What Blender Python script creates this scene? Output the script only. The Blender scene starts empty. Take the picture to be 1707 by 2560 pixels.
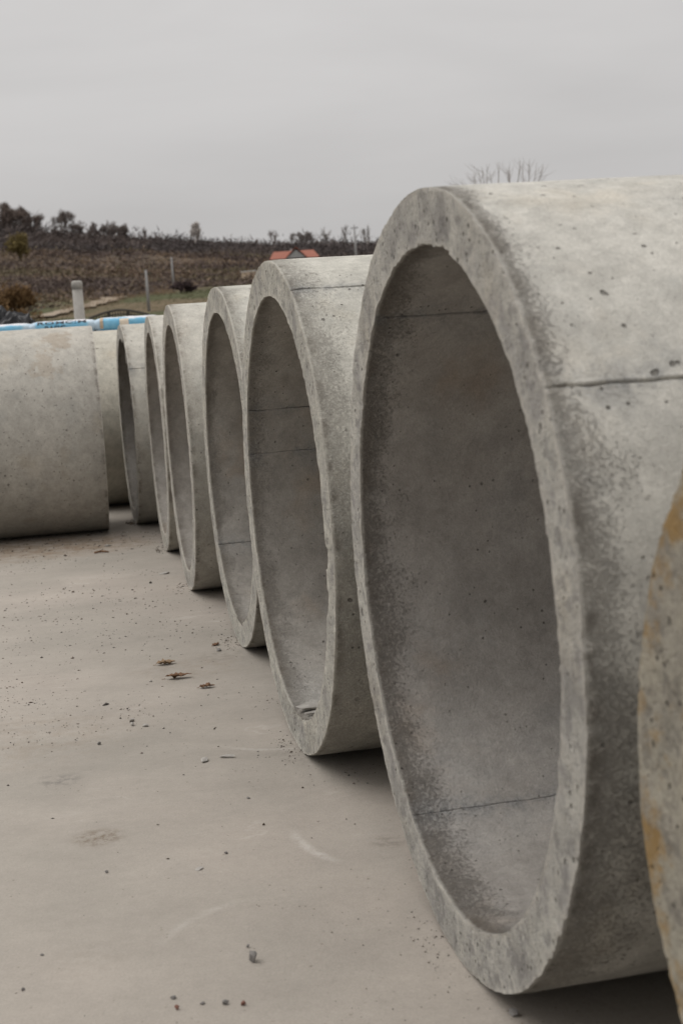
import bpy, math, random
import numpy as np
from mathutils import Vector, Matrix

random.seed(7)
RNG = np.random.default_rng(11)
scene = bpy.context.scene
COL = scene.collection

# ------------------------------------------------------------------ camera
CAM = np.array([0.0, 0.0, 1.1347])
FWD = np.array([0.0, 0.99347185, -0.11407751])
RGT = np.array([0.99780348, -0.00755691, -0.06581117])
UPV = np.array([0.06624362, 0.11382693, 0.99128967])
FPX, PW, PH = 3560.0, 1707.0, 2560.0           # focal length and frame of the photograph in pixels
cd = bpy.data.cameras.new('camera')
cd.sensor_fit = 'HORIZONTAL'; cd.sensor_width = 24.0; cd.lens = FPX / PW * 24.0
cd.clip_start = 0.05; cd.clip_end = 6000
cd.dof.use_dof = True; cd.dof.focus_distance = 4.4; cd.dof.aperture_fstop = 6.0
co = bpy.data.objects.new('camera', cd); COL.objects.link(co)
m = Matrix.Identity(4)
for i in range(3):
    m[i][0], m[i][1], m[i][2], m[i][3] = RGT[i], UPV[i], -FWD[i], CAM[i]
co.matrix_world = m
scene.camera = co

# ------------------------------------------------------------------ world: overcast sky
SUN_EL, SUN_AZ = math.radians(56), math.radians(280)      # azimuth clockwise from +Y (camera looks along +Y)
w = bpy.data.worlds.new('World'); scene.world = w; w.use_nodes = True
nt = w.node_tree; nt.nodes.clear()
def wn(t, **k):
    n = nt.nodes.new(t)
    for a, b in k.items(): setattr(n, a, b)
    return n
def wl(a, b): nt.links.new(a, b)
def wmath(op, a, b=None, c=None):
    n = wn('ShaderNodeMath', operation=op)
    for i, v in enumerate((a, b, c)):
        if v is None: continue
        if isinstance(v, (int, float)): n.inputs[i].default_value = v
        else: wl(v, n.inputs[i])
    return n.outputs[0]
sky = wn('ShaderNodeTexSky', sky_type='NISHITA'); sky.sun_disc = False
sky.sun_elevation = SUN_EL; sky.sun_rotation = SUN_AZ; sky.dust_density = 3.0
hs = wn('ShaderNodeHueSaturation'); hs.inputs['Saturation'].default_value = 0.12; wl(sky.outputs[0], hs.inputs['Color'])
tc = wn('ShaderNodeTexCoord'); sp = wn('ShaderNodeSeparateXYZ'); wl(tc.outputs['Generated'], sp.inputs[0])
z = wmath('MAXIMUM', sp.outputs['Z'], 0.0)
# overcast luminance: horizon about a third of the zenith (standard overcast sky)
lum = wmath('MULTIPLY_ADD', wmath('POWER', z, 1.4), 13.0, 4.8)
mp = wn('ShaderNodeMapping'); mp.inputs['Rotation'].default_value = (0.06, 0, 0.35); mp.inputs['Scale'].default_value = (1.0, 1.0, 5.5)
wl(tc.outputs['Generated'], mp.inputs[0])
nz = wn('ShaderNodeTexNoise'); nz.inputs['Scale'].default_value = 2.6; nz.inputs['Detail'].default_value = 6; nz.inputs['Roughness'].default_value = 0.5
nz.inputs['Distortion'].default_value = 0.3
wl(mp.outputs[0], nz.inputs['Vector'])
cloud = wmath('MULTIPLY', lum, wmath('MULTIPLY_ADD', nz.outputs[0], 0.34, 0.83))
cc = wn('ShaderNodeCombineColor')
wl(wmath('MULTIPLY', cloud, 1.022), cc.inputs[0]); wl(cloud, cc.inputs[1]); wl(wmath('MULTIPLY', cloud, 0.99), cc.inputs[2])
mx = wn('ShaderNodeMix', data_type='RGBA'); mx.inputs[0].default_value = 0.92
wl(hs.outputs[0], mx.inputs[6]); wl(cc.outputs[0], mx.inputs[7])
bg = wn('ShaderNodeBackground'); bg.inputs[1].default_value = 0.1; wl(mx.outputs[2], bg.inputs[0])
wo = wn('ShaderNodeOutputWorld'); wl(bg.outputs[0], wo.inputs[0])

sl = bpy.data.lights.new('sun', 'SUN'); sl.energy = 1.2; sl.angle = math.radians(40); sl.color = (1.0, 0.97, 0.93)
so = bpy.data.objects.new('sun', sl); COL.objects.link(so)
sd = Vector((math.sin(SUN_AZ) * math.cos(SUN_EL), math.cos(SUN_AZ) * math.cos(SUN_EL), math.sin(SUN_EL)))
so.rotation_euler = sd.to_track_quat('Z', 'Y').to_euler()

vs = scene.view_settings; vs.view_transform = 'Standard'; vs.look = 'None'; vs.exposure = 0.0; vs.gamma = 1.0
vs.use_curve_mapping = False
scene.cycles.use_denoising = True
scene.cycles.max_bounces = 8; scene.cycles.diffuse_bounces = 5

# ------------------------------------------------------------------ helpers
def _h(ix, iy, iz, s):
    n = (ix * 374761393 + iy * 668265263 + iz * 2147483647 + s * 1274126177) & 0xFFFFFFFF
    n = ((n ^ (n >> 13)) * 1274126177) & 0xFFFFFFFF
    n = (n ^ (n >> 16)) & 0xFFFFFFFF
    return n.astype(np.float64) / 4294967295.0
def vnoise(x, y, z=0.0, s=0):
    x, y, z = np.broadcast_arrays(np.asarray(x, float), np.asarray(y, float), np.asarray(z, float))
    ix, iy, iz = np.floor(x).astype(np.int64), np.floor(y).astype(np.int64), np.floor(z).astype(np.int64)
    fx, fy, fz = x - ix, y - iy, z - iz
    fx, fy, fz = [t * t * (3 - 2 * t) for t in (fx, fy, fz)]
    r = 0
    for a in (0, 1):
        for b in (0, 1):
            for c in (0, 1):
                r = r + _h(ix + a, iy + b, iz + c, s) * (fx if a else 1 - fx) * (fy if b else 1 - fy) * (fz if c else 1 - fz)
    return r
def fbm(x, y, z=0.0, s=0, o=4):
    r, a, t = 0, 0.5, 0
    for k in range(o):
        f = 2.0 ** k
        r = r + a * vnoise(np.asarray(x) * f, np.asarray(y) * f, np.asarray(z) * f, s + k); t += a; a *= 0.5
    return r / t
def sstep(a, b, x):
    t = np.clip((x - a) / (b - a), 0, 1); return t * t * (3 - 2 * t)

def link(name, me, mat=None, parent=None, smooth=True):
    o = bpy.data.objects.new(name, me); COL.objects.link(o)
    if mat is not None and not me.materials: me.materials.append(mat)
    if parent is not None: o.parent = parent
    if smooth: me.shade_smooth()
    return o
def mesh(name, V, F, mat=None, parent=None, smooth=False):
    me = bpy.data.meshes.new(name)
    me.from_pydata([tuple(map(float, v)) for v in V], [], [tuple(int(i) for i in f) for f in F]); me.update()
    return link(name, me, mat, parent, smooth)
def tri_mesh(name, V, T, mat=None, parent=None, cols=None, smooth=False):
    """fast path for big triangle soups: V (n,3), T (m,3)"""
    me = bpy.data.meshes.new(name)
    V = np.asarray(V, np.float32); T = np.asarray(T, np.int32)
    me.vertices.add(len(V)); me.vertices.foreach_set('co', V.ravel())
    me.loops.add(T.size); me.loops.foreach_set('vertex_index', T.ravel())
    me.polygons.add(len(T)); me.polygons.foreach_set('loop_start', np.arange(len(T), dtype=np.int32) * 3)
    me.update(calc_edges=True)
    if cols is not None:
        a = me.attributes.new('tint', 'FLOAT_COLOR', 'POINT')
        c4 = np.ones((len(V), 4), np.float32); c4[:, :3] = cols; a.data.foreach_set('color', c4.ravel())
    return link(name, me, mat, parent, smooth)
def empty(name, loc, rz=0.0):
    o = bpy.data.objects.new(name, None); COL.objects.link(o); o.location = loc; o.rotation_euler = (0, 0, rz)
    o.empty_display_size = 0.1
    return o
def tag(o, label, cat, group=None):
    o['label'] = label; o['category'] = cat
    if group: o['group'] = group
    return o
def kind(o, k):
    o['kind'] = k; return o
def grid_faces(n, mcols, wrap):
    F = []
    for j in range(mcols - 1):
        for i in range(n if wrap else n - 1):
            i2 = (i + 1) % n
            F.append((j * n + i, j * n + i2, (j + 1) * n + i2, (j + 1) * n + i))
    return F
def box(x0, x1, y0, y1, z0, z1, b=0.0):
    """bevelled box as verts, faces"""
    import bmesh
    bm = bmesh.new(); bmesh.ops.create_cube(bm, size=1)
    for v in bm.verts:
        v.co = Vector(((x0 + x1) / 2 + v.co.x * (x1 - x0), (y0 + y1) / 2 + v.co.y * (y1 - y0), (z0 + z1) / 2 + v.co.z * (z1 - z0)))
    if b: bmesh.ops.bevel(bm, geom=bm.edges[:], offset=b, segments=1, affect='EDGES')
    bm.verts.index_update()
    V = [tuple(v.co) for v in bm.verts]; F = [[v.index for v in f.verts] for f in bm.faces]; bm.free()
    return V, F
def merge(parts):
    V, F = [], []
    for v, f in parts:
        k = len(V); V += [tuple(p) for p in v]; F += [[i + k for i in q] for q in f]
    return V, F
def tube(p, q, r0, r1, n=8, cap=True):
    p, q = np.array(p, float), np.array(q, float); d = q - p; d /= np.linalg.norm(d)
    a = np.cross(d, [0, 0, 1] if abs(d[2]) < .9 else [1, 0, 0]); a /= np.linalg.norm(a); b = np.cross(d, a)
    V = []
    for c, r in ((p, r0), (q, r1)):
        for k in range(n):
            t = 2 * math.pi * k / n; V.append(c + r * (math.cos(t) * a + math.sin(t) * b))
    F = [(k, (k + 1) % n, n + (k + 1) % n, n + k) for k in range(n)]
    if cap: F += [tuple(range(n))[::-1], tuple(range(n, 2 * n))]
    return V, F
def lathe(prof, n=24):
    V = [(r * math.cos(2 * math.pi * k / n), r * math.sin(2 * math.pi * k / n), z) for r, z in prof for k in range(n)]
    F = grid_faces(n, len(prof), True) + [tuple(range(n))[::-1], tuple(range((len(prof) - 1) * n, len(prof) * n))]
    return V, F

# ------------------------------------------------------------------ node helper
class M:
    def __init__(s, name):
        s.m = bpy.data.materials.new(name); s.m.use_nodes = True; s.t = s.m.node_tree; s.t.nodes.clear()
        s.out = s.n('ShaderNodeOutputMaterial'); s.b = s.n('ShaderNodeBsdfPrincipled'); s.l(s.b.outputs[0], s.out.inputs[0])
        s.tc = s.n('ShaderNodeTexCoord'); s.obj = s.tc.outputs['Object']
    def n(s, t, **k):
        x = s.t.nodes.new(t)
        for a, b in k.items(): setattr(x, a, b)
        return x
    def l(s, a, b): s.t.links.new(a, b)
    def put(s, sock, v):
        if isinstance(v, (int, float)): sock.default_value = v
        elif isinstance(v, (tuple, list)):
            sock.default_value = (tuple(v) + (1,))[:4] if len(sock.default_value) == 4 else v
        else: s.l(v, sock)
    def math(s, op, a, b=None, c=None, clamp=False):
        x = s.n('ShaderNodeMath', operation=op, use_clamp=clamp)
        for i, v in enumerate((a, b, c)):
            if v is not None: s.put(x.inputs[i], v)
        return x.outputs[0]
    def vmath(s, op, a, b=None):
        x = s.n('ShaderNodeVectorMath', operation=op); s.put(x.inputs[0], a)
        if b is not None: s.put(x.inputs[1], b)
        return x.outputs['Value'] if op in ('LENGTH', 'DISTANCE', 'DOT_PRODUCT') else x.outputs[0]
    def noise(s, v, sc, det=4, ro=0.55, dist=0.0):
        x = s.n('ShaderNodeTexNoise'); s.l(v, x.inputs['Vector'])
        x.inputs['Scale'].default_value = sc; x.inputs['Detail'].default_value = det
        x.inputs['Roughness'].default_value = ro; x.inputs['Distortion'].default_value = dist
        return x.outputs[0]
    def voro(s, v, sc, feat='F1'):
        x = s.n('ShaderNodeTexVoronoi', feature=feat); s.l(v, x.inputs['Vector']); x.inputs['Scale'].default_value = sc
        return x
    def step(s, v, a, b, lo=0.0, hi=1.0):
        x = s.n('ShaderNodeMapRange', interpolation_type='SMOOTHSTEP'); s.put(x.inputs[0], v)
        for i, q in enumerate((a, b, lo, hi)): s.put(x.inputs[1 + i], q)
        return x.outputs[0]
    def mix(s, f, a, b, mode='MIX'):
        x = s.n('ShaderNodeMix', data_type='RGBA', blend_type=mode); s.put(x.inputs[0], f); s.put(x.inputs[6], a); s.put(x.inputs[7], b)
        return x.outputs[2]
    def ramp(s, v, *stops):
        x = s.n('ShaderNodeValToRGB'); s.l(v, x.inputs[0]); e = x.color_ramp.elements
        while len(e) < len(stops): e.new(0.5)
        for k, (p, c) in zip(e, stops): k.position = p; k.color = tuple(c) + (1,)
        return x.outputs[0]
    def scale(s, col, f):
        """colour times a scalar"""
        x = s.n('ShaderNodeVectorMath', operation='SCALE'); s.l(col, x.inputs[0]); s.put(x.inputs['Scale'], f); return x.outputs[0]
    def bump(s, h, st, d, nrm=None):
        x = s.n('ShaderNodeBump'); x.inputs['Strength'].default_value = st; x.inputs['Distance'].default_value = d; s.l(h, x.inputs['Height'])
        if nrm is not None: s.l(nrm, x.inputs['Normal'])
        return x.outputs[0]
    def done(s, col, rough=0.9, spec=0.25, nrm=None):
        s.put(s.b.inputs['Base Color'], col); s.put(s.b.inputs['Roughness'], rough); s.b.inputs['Specular IOR Level'].default_value = spec
        if nrm is not None: s.l(nrm, s.b.inputs['Normal'])
        return s.m

def holes(k, co, sc, frac, rmax):
    """air-bubble holes: 1 inside a hole; frac of the cells carry one"""
    v = k.voro(co, sc); sep = k.n('ShaderNodeSeparateColor'); k.l(v.outputs['Color'], sep.inputs[0])
    have = k.math('LESS_THAN', sep.outputs[0], frac)
    size = k.math('MULTIPLY_ADD', k.math('POWER', sep.outputs[1], 2.5), rmax, rmax * 0.25)
    edge = k.math('DIVIDE', v.outputs['Distance'], size)
    return k.math('MULTIPLY', k.step(edge, 0.55, 1.0, 1.0, 0.0), have)

def concrete(name, part, rust=False, stain=None):
    k = M(name)
    oi = k.n('ShaderNodeObjectInfo')
    off = k.math('MULTIPLY', oi.outputs['Random'], 57.0)
    co = k.vmath('ADD', k.obj, off)
    warp = k.n('ShaderNodeTexNoise'); k.l(co, warp.inputs['Vector']); warp.inputs['Scale'].default_value = 22; warp.inputs['Detail'].default_value = 2
    wv = k.vmath('SCALE', warp.outputs['Color']); wv.node.inputs['Scale'].default_value = 0.022
    cw = k.vmath('ADD', co, wv)
    sx = k.n('ShaderNodeSeparateXYZ'); k.l(k.obj, sx.inputs[0])
    n1 = k.noise(co, 1.9, 4, 0.6); n2 = k.noise(cw, 7, 5, 0.65); n3 = k.noise(co, 52, 5, 0.8); n4 = k.noise(co, 210, 3, 0.8)
    n5 = k.noise(cw, 3.1, 4, 0.6)
    if part == 'outer':
        col = k.ramp(n1, (0.3, (0.385, 0.373, 0.338)), (0.55, (0.445, 0.43, 0.39)), (0.75, (0.50, 0.48, 0.435)))
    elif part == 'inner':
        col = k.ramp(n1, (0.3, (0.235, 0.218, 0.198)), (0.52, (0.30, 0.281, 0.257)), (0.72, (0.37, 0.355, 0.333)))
    else:
        col = k.ramp(n2, (0.34, (0.345, 0.33, 0.305)), (0.5, (0.465, 0.447, 0.405)), (0.64, (0.57, 0.543, 0.48)))
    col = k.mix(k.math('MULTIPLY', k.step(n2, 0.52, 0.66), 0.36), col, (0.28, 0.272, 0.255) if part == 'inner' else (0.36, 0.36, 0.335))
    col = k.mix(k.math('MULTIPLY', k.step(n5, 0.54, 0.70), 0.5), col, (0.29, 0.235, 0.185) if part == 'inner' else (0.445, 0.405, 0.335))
    col = k.scale(col, k.math('MULTIPLY_ADD', n3, 0.62, 0.69)); col = k.scale(col, k.math('MULTIPLY_ADD', n4, 0.60, 0.70))
    h = k.math('MULTIPLY_ADD', n3, 0.6, k.math('MULTIPLY', n4, 0.35))
    col = k.scale(col, k.step(k.noise(cw, 13, 6, 0.72), 0.30, 0.70, 0.86, 1.12))
    fine = k.noise(co, 95 if part == 'face' else 150, 5, 0.85)
    if part != 'face':
        # honeycombed, dirty band of poor compaction along the end of the pipe; outer side widened low down, partly as painted shade
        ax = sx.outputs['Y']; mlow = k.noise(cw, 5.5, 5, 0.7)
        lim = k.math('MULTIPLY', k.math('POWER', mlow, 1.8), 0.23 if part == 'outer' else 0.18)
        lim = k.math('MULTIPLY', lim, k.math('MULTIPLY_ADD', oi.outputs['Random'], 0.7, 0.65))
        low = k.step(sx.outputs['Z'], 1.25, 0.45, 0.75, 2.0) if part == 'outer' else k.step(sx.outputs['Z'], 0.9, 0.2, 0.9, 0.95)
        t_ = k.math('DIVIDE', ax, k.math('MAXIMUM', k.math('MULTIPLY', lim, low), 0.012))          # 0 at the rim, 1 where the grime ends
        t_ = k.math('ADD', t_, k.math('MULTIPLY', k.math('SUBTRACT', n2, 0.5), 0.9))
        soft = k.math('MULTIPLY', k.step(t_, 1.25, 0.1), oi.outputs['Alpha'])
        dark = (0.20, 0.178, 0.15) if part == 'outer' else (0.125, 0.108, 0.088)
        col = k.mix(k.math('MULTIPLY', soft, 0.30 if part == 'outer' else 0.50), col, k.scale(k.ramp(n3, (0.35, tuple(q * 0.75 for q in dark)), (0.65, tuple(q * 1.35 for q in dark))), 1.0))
        thr = k.step(t_, 2.2, 0.0, 0.34, 0.52)
        spk = k.math('MULTIPLY', k.step(k.math('SUBTRACT', fine, thr), 0.05, -0.09), oi.outputs['Alpha'])
        col = k.mix(k.math('MULTIPLY', spk, 0.30), col, (0.115, 0.10, 0.086) if part == 'outer' else (0.075, 0.066, 0.057))
        # thin crust of dirt right behind the worn edge
        crust = k.math('MULTIPLY', k.step(ax, 0.034, 0.006), k.step(k.noise(cw, 12, 5, 0.75), 0.44, 0.60))
        col = k.mix(k.math('MULTIPLY', crust, 0.6), col, (0.12, 0.102, 0.082))
        col = k.mix(k.math('MULTIPLY', k.step(k.math('ADD', ax, k.math('MULTIPLY', n3, 0.010)), 0.013, 0.006), 0.6), col, (0.55, 0.525, 0.475))
        band = k.math('MAXIMUM', soft, crust)
        h = k.math('MULTIPLY_ADD', k.math('MULTIPLY', fine, band), 0.45, h)
        h = k.math('SUBTRACT', h, k.math('MULTIPLY', spk, 0.2))
        # dirt gathered along the mould seams
        at = k.n('ShaderNodeAttribute', attribute_name='seam'); sm = at.outputs['Fac']
        smn = k.math('MULTIPLY', sm, k.step(k.noise(cw, 14, 4, 0.7), 0.36, 0.62))
        col = k.mix(k.math('MULTIPLY', smn, 0.85), col, k.ramp(fine, (0.38, (0.10, 0.10, 0.10)), (0.62, (0.28, 0.28, 0.275))))
        clus = k.step(k.noise(co, 2.6, 3, 0.6), 0.40, 0.58, 0.7 if stain else 0.3, 1.0)
        if part == 'inner': hb = k.math('MAXIMUM', holes(k, cw, 34, 0.24, 0.13), holes(k, co, 75, 0.34, 0.21))
        else: hb = k.math('MAXIMUM', k.math('MAXIMUM', holes(k, cw, 15, 0.16, 0.13), holes(k, cw, 33, 0.34, 0.17)), holes(k, co, 68, 0.42, 0.25))
    else:
        mid = k.noise(co, 30, 4, 0.7)
        col = k.mix(k.math('MULTIPLY', k.step(mid, 0.50, 0.38), 0.55), col, (0.215, 0.205, 0.20))
        col = k.mix(k.math('MULTIPLY', k.step(fine, 0.47, 0.34), 0.8), col, (0.12, 0.11, 0.10))
        pur = k.noise(cw, 8, 4, 0.65)
        col = k.mix(k.math('MULTIPLY', k.step(pur, 0.53, 0.66), 0.40), col, (0.295, 0.278, 0.275))
        ea = k.n('ShaderNodeAttribute', attribute_name='edge')
        col = k.mix(k.math('MULTIPLY', ea.outputs['Fac'], k.step(n3, 0.36, 0.60, 0.15, 0.8)), col, (0.62, 0.585, 0.52))
        h = k.math('MULTIPLY_ADD', fine, 1.9, k.math('MULTIPLY_ADD', mid, 1.6, h))
        hb = k.math('MAXIMUM', holes(k, cw, 26, 0.30, 0.24), holes(k, co, 62, 0.30, 0.28))
        if rust:
            rr = k.vmath('LENGTH', k.vmath('MULTIPLY', k.vmath('SUBTRACT', k.obj, (0.0, 0.0, 0.6)), (1.0, 0.0, 1.0)))
            rn = k.math('ADD', k.noise(cw, 9, 5, 0.7), k.step(rr, 0.50, 0.60, -0.10, 0.08))
            col = k.mix(k.step(rn, 0.49, 0.66, 0, 0.8), col, (0.44, 0.28, 0.10))
    if part != 'face': hb = k.math('MULTIPLY', hb, clus)
    if stain:
        for sx_, sy_, sz_, sr_, am_ in stain:      # brown water mark
            dv = k.vmath('DISTANCE', k.obj, (sx_, sy_, sz_)); ed = k.math('ADD', dv, k.math('MULTIPLY', k.math('SUBTRACT', k.noise(cw, 11, 4, 0.65), 0.5), 0.55))
            mk = k.step(ed, sr_, sr_ * 0.3)
            col = k.mix(k.math('MULTIPLY', mk, am_), col, (0.30, 0.235, 0.165))
    col = k.mix(k.math('MULTIPLY', hb, 0.78), col, (0.09, 0.082, 0.07))
    h = k.math('SUBTRACT', h, k.math('MULTIPLY', hb, 1.6))
    tint = k.mix(1.0, col, oi.outputs['Color'], 'MULTIPLY')
    return k.done(tint, 0.92, 0.2, k.bump(h, 1.0, 0.005))

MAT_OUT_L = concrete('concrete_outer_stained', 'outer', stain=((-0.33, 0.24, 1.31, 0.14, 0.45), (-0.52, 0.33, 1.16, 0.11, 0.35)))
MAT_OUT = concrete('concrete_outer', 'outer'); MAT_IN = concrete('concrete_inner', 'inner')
MAT_FACE = concrete('concrete_end', 'face'); MAT_RUST = concrete('concrete_end_rusty', 'face', True)

def plain(name, col, rough=0.8, sc=8.0, var=0.3, bump=0.0, spec=0.3, metal=0.0):
    k = M(name); n = k.noise(k.obj, sc, 5, 0.6)
    c = k.n('ShaderNodeRGB'); c.outputs[0].default_value = tuple(col) + (1,)
    cc = k.scale(c.outputs[0], k.math('MULTIPLY_ADD', n, var * 2, 1 - var))
    m_ = k.done(cc, rough, spec, k.bump(n, 0.6, bump) if bump else None); k.b.inputs['Metallic'].default_value = metal
    return m_
def tinted(name, rough=0.9, trans=0.0):
    k = M(name); a = k.n('ShaderNodeAttribute', attribute_name='tint'); return k.done(a.outputs['Color'], rough, 0.15)
MAT_TINT = tinted('vegetation_tint')

# ------------------------------------------------------------------ terrain
PD = np.array([-900, 60, 110, 200, 280, 400, 460, 600, 680, 900, 1600.0])
PT = np.array([0, 0.0, 0.028, 0.045, 0.054, 0.070, 0.078, 0.0915, 0.084, 0.060, 0.03])
def height(x, y):
    x = np.asarray(x, float); y = np.asarray(y, float)
    t = np.interp(y, PD, PT)
    az = x / np.maximum(y, 60.0)
    f = np.interp(az, [-0.8, -0.24, -0.07, 0.01, 0.3, 0.8], [1.10, 1.05, 0.87, 0.79, 0.72, 0.68])
    f = 1 + (f - 1) * sstep(200, 420, y)
    hh = np.maximum(y, 0) * t * f + np.where(y > 62, 1.0, 0) * 0
    n = (fbm(x / 45, y / 45, 0, 5, 4) - 0.5) * sstep(90, 300, y) * 5.0
    return hh + n - 0.06
def march(px, py, d0=62, d1=1200):
    d = FWD + RGT * (px - PW / 2) / FPX - UPV * (py - PH / 2) / FPX
    t = np.linspace(d0, d1, 6000) / d[1]
    P = CAM + t[:, None] * d
    below = np.nonzero(P[:, 2] < height(P[:, 0], P[:, 1]))[0]
    return P[below[0]] if len(below) else P[-1]
def at(px, py, y):
    d = FWD + RGT * (px - PW / 2) / FPX - UPV * (py - PH / 2) / FPX
    return CAM + d * (y / d[1])
def slab(px, py):
    d = FWD + RGT * (px - PW / 2) / FPX - UPV * (py - PH / 2) / FPX
    return CAM - d * (CAM[2] / d[2])

gx = np.concatenate([np.linspace(-1500, -320, 14), np.linspace(-300, 300, 151), np.linspace(320, 1500, 14)])
gy = np.concatenate([np.linspace(-900, 40, 12), np.linspace(50, 700, 164), np.linspace(720, 1600, 16)])
GX, GY = np.meshgrid(gx, gy); GZ = height(GX, GY)
n = len(gx); idx = np.arange(len(gx) * len(gy)).reshape(len(gy), n)
q = np.stack([idx[:-1, :-1], idx[:-1, 1:], idx[1:, 1:], idx[1:, :-1]], -1).reshape(-1, 4)
k = M('hill_grass'); 
a1 = k.noise(k.obj, 0.035, 6, 0.6); a2 = k.noise(k.obj, 0.3, 5, 0.7); a3 = k.noise(k.obj, 2.2, 4, 0.7)
gcol = k.ramp(a1, (0.36, (0.06, 0.055, 0.03)), (0.50, (0.10, 0.08, 0.05)), (0.62, (0.15, 0.11, 0.072)))
gs = k.n('ShaderNodeSeparateXYZ'); k.l(k.obj, gs.inputs[0])
gcol = k.mix(k.math('MULTIPLY', k.step(gs.outputs['Y'], 275, 225), k.step(a1, 0.60, 0.48, 0.25, 0.95)), gcol, (0.070, 0.074, 0.036))
gcol = k.mix(k.step(gs.outputs['Y'], 270, 300, 0.0, 0.65), gcol, (0.085, 0.066, 0.056))
gcol = k.scale(gcol, k.math('MULTIPLY_ADD', a2, 0.8, 0.6)); gcol = k.scale(gcol, k.math('MULTIPLY_ADD', a3, 0.6, 0.7))
MAT_HILL = k.done(gcol, 0.95, 0.1, k.bump(a3, 0.8, 0.3))
o = mesh('hillside_ground', np.stack([GX, GY, GZ], -1).reshape(-1, 3), q, MAT_HILL, smooth=True); kind(o, 'structure')

# ------------------------------------------------------------------ concrete yard
k = M('yard_concrete')
co_ = k.obj
n1 = k.noise(co_, 0.55, 5, 0.6); n2 = k.noise(co_, 3.2, 6, 0.62, 0.4); n3 = k.noise(co_, 34, 6, 0.8); n4 = k.noise(co_, 190, 4, 0.8)
mpn = k.n('ShaderNodeMapping'); mpn.inputs['Rotation'].default_value = (0, 0, 0.5); mpn.inputs['Scale'].default_value = (1.0, 2.6, 1); k.l(co_, mpn.inputs[0])
st = k.noise(mpn.outputs[0], 1.6, 6, 0.62, 1.6)
c = k.ramp(n1, (0.32, (0.262, 0.242, 0.21)), (0.52, (0.31, 0.28, 0.244)), (0.70, (0.36, 0.317, 0.275)))
c = k.scale(c, k.math('MULTIPLY_ADD', n2, 0.34, 0.83)); c = k.scale(c, k.math('MULTIPLY_ADD', st, 0.16, 0.92))
c = k.scale(c, k.math('MULTIPLY_ADD', n3, 0.34, 0.83)); c = k.scale(c, k.math('MULTIPLY_ADD', n4, 0.60, 0.70))
# pale scuffs and dust
sc1 = k.noise(mpn.outputs[0], 1.3, 3, 0.5, 2.0)
ridge = k.math('ABSOLUTE', k.math('SUBTRACT', sc1, 0.5))
sc_m = k.math('MULTIPLY', k.step(ridge, 0.018, 0.0), k.step(k.noise(co_, 1.1, 4, 0.6), 0.54, 0.66))
c = k.mix(k.math('MULTIPLY', sc_m, 0.18), c, (0.60, 0.57, 0.53))
def arc(cx_, cy_, r, wd, a0, amt):
    global c
    dv = k.vmath('DISTANCE', co_, (cx_, cy_, 0.0))
    ring = k.step(k.math('ABSOLUTE', k.math('SUBTRACT', dv, r)), wd, 0.0)
    near = k.step(k.vmath('DISTANCE', co_, a0 + (0.0,)), 0.16, 0.05)
    mk = k.math('MULTIPLY', k.math('MULTIPLY', ring, near), k.step(k.noise(co_, 30, 5, 0.7), 0.30, 0.60))
    c = k.mix(k.math('MULTIPLY', mk, amt), c, (0.62, 0.59, 0.55))
arc(0.25, 3.35, 0.42, 0.022, (-0.13, 3.17), 0.36)
arc(-0.1, 2.6, 0.32, 0.02, (-0.36, 2.79), 0.16)
arc(-0.2, 4.3, 0.3, 0.02, (-0.27, 4.02), 0.22)
# brown soil trodden in front of the far pipe, and smears
def soil(px, py, r, amt, colr=(0.19, 0.135, 0.085)):
    global c
    p = slab(px, py)
    dv = k.vmath('DISTANCE', co_, (float(p[0]), float(p[1]), 0.0))
    mk = k.math('MULTIPLY', k.step(dv, r, r * 0.2), k.step(k.noise(co_, 9.0 / r ** 0.5, 6, 0.75), 0.42, 0.62))
    c = k.mix(k.math('MULTIPLY', mk, amt), c, colr)
soil(20, 1374, 0.95, 0.75); soil(150, 1366, 0.8, 0.75); soil(270, 1360, 0.5, 0.55); soil(245, 2095, 0.085, 0.9, (0.14, 0.105, 0.07)); soil(150, 1952, 0.09, 0.6, (0.13, 0.12, 0.11))
soil(970, 2105, 0.07, 0.55, (0.15, 0.13, 0.11)); soil(560, 1640, 0.16, 0.5, (0.16, 0.14, 0.12)); soil(480, 1670, 0.3, 0.22); soil(760, 1885, 0.14, 0.5, (0.17, 0.15, 0.13))
soil(60, 1850, 0.5, 0.2); soil(220, 2400, 0.12, 0.25, (0.2, 0.17, 0.14))
hs1 = k.math('MAXIMUM', holes(k, co_, 24, 0.13, 0.11), holes(k, co_, 62, 0.30, 0.20))
dens = k.step(k.noise(co_, 1.3, 3, 0.6), 0.36, 0.60, 0.2, 1.0)
c = k.mix(k.math('MULTIPLY', k.math('MULTIPLY', hs1, dens), 0.7), c, (0.10, 0.075, 0.055))
hh = k.math('MULTIPLY_ADD', n3, 1.0, k.math('MULTIPLY', n4, 0.5))
MAT_YARD = k.done(c, 0.88, 0.25, k.bump(hh, 0.5, 0.003))
yx = np.concatenate([np.linspace(-40, -3, 12), np.linspace(-2.6, 2, 60), np.linspace(3, 40, 12)])
yy = np.concatenate([np.linspace(-25, 1.0, 10), np.linspace(1.2, 12, 130), np.linspace(13, 48, 14)])
YX, YY = np.meshgrid(yx, yy)
YZ = (fbm(YX / 1.4, YY / 1.4, 0, 3, 3) - 0.5) * 0.003
n = len(yx); idx = np.arange(YX.size).reshape(len(yy), n)
q = np.stack([idx[:-1, :-1], idx[:-1, 1:], idx[1:, 1:], idx[1:, :-1]], -1).reshape(-1, 4)
o = mesh('yard_ground', np.stack([YX, YY, YZ], -1).reshape(-1, 3), q, MAT_YARD, smooth=True); kind(o, 'structure')

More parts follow.
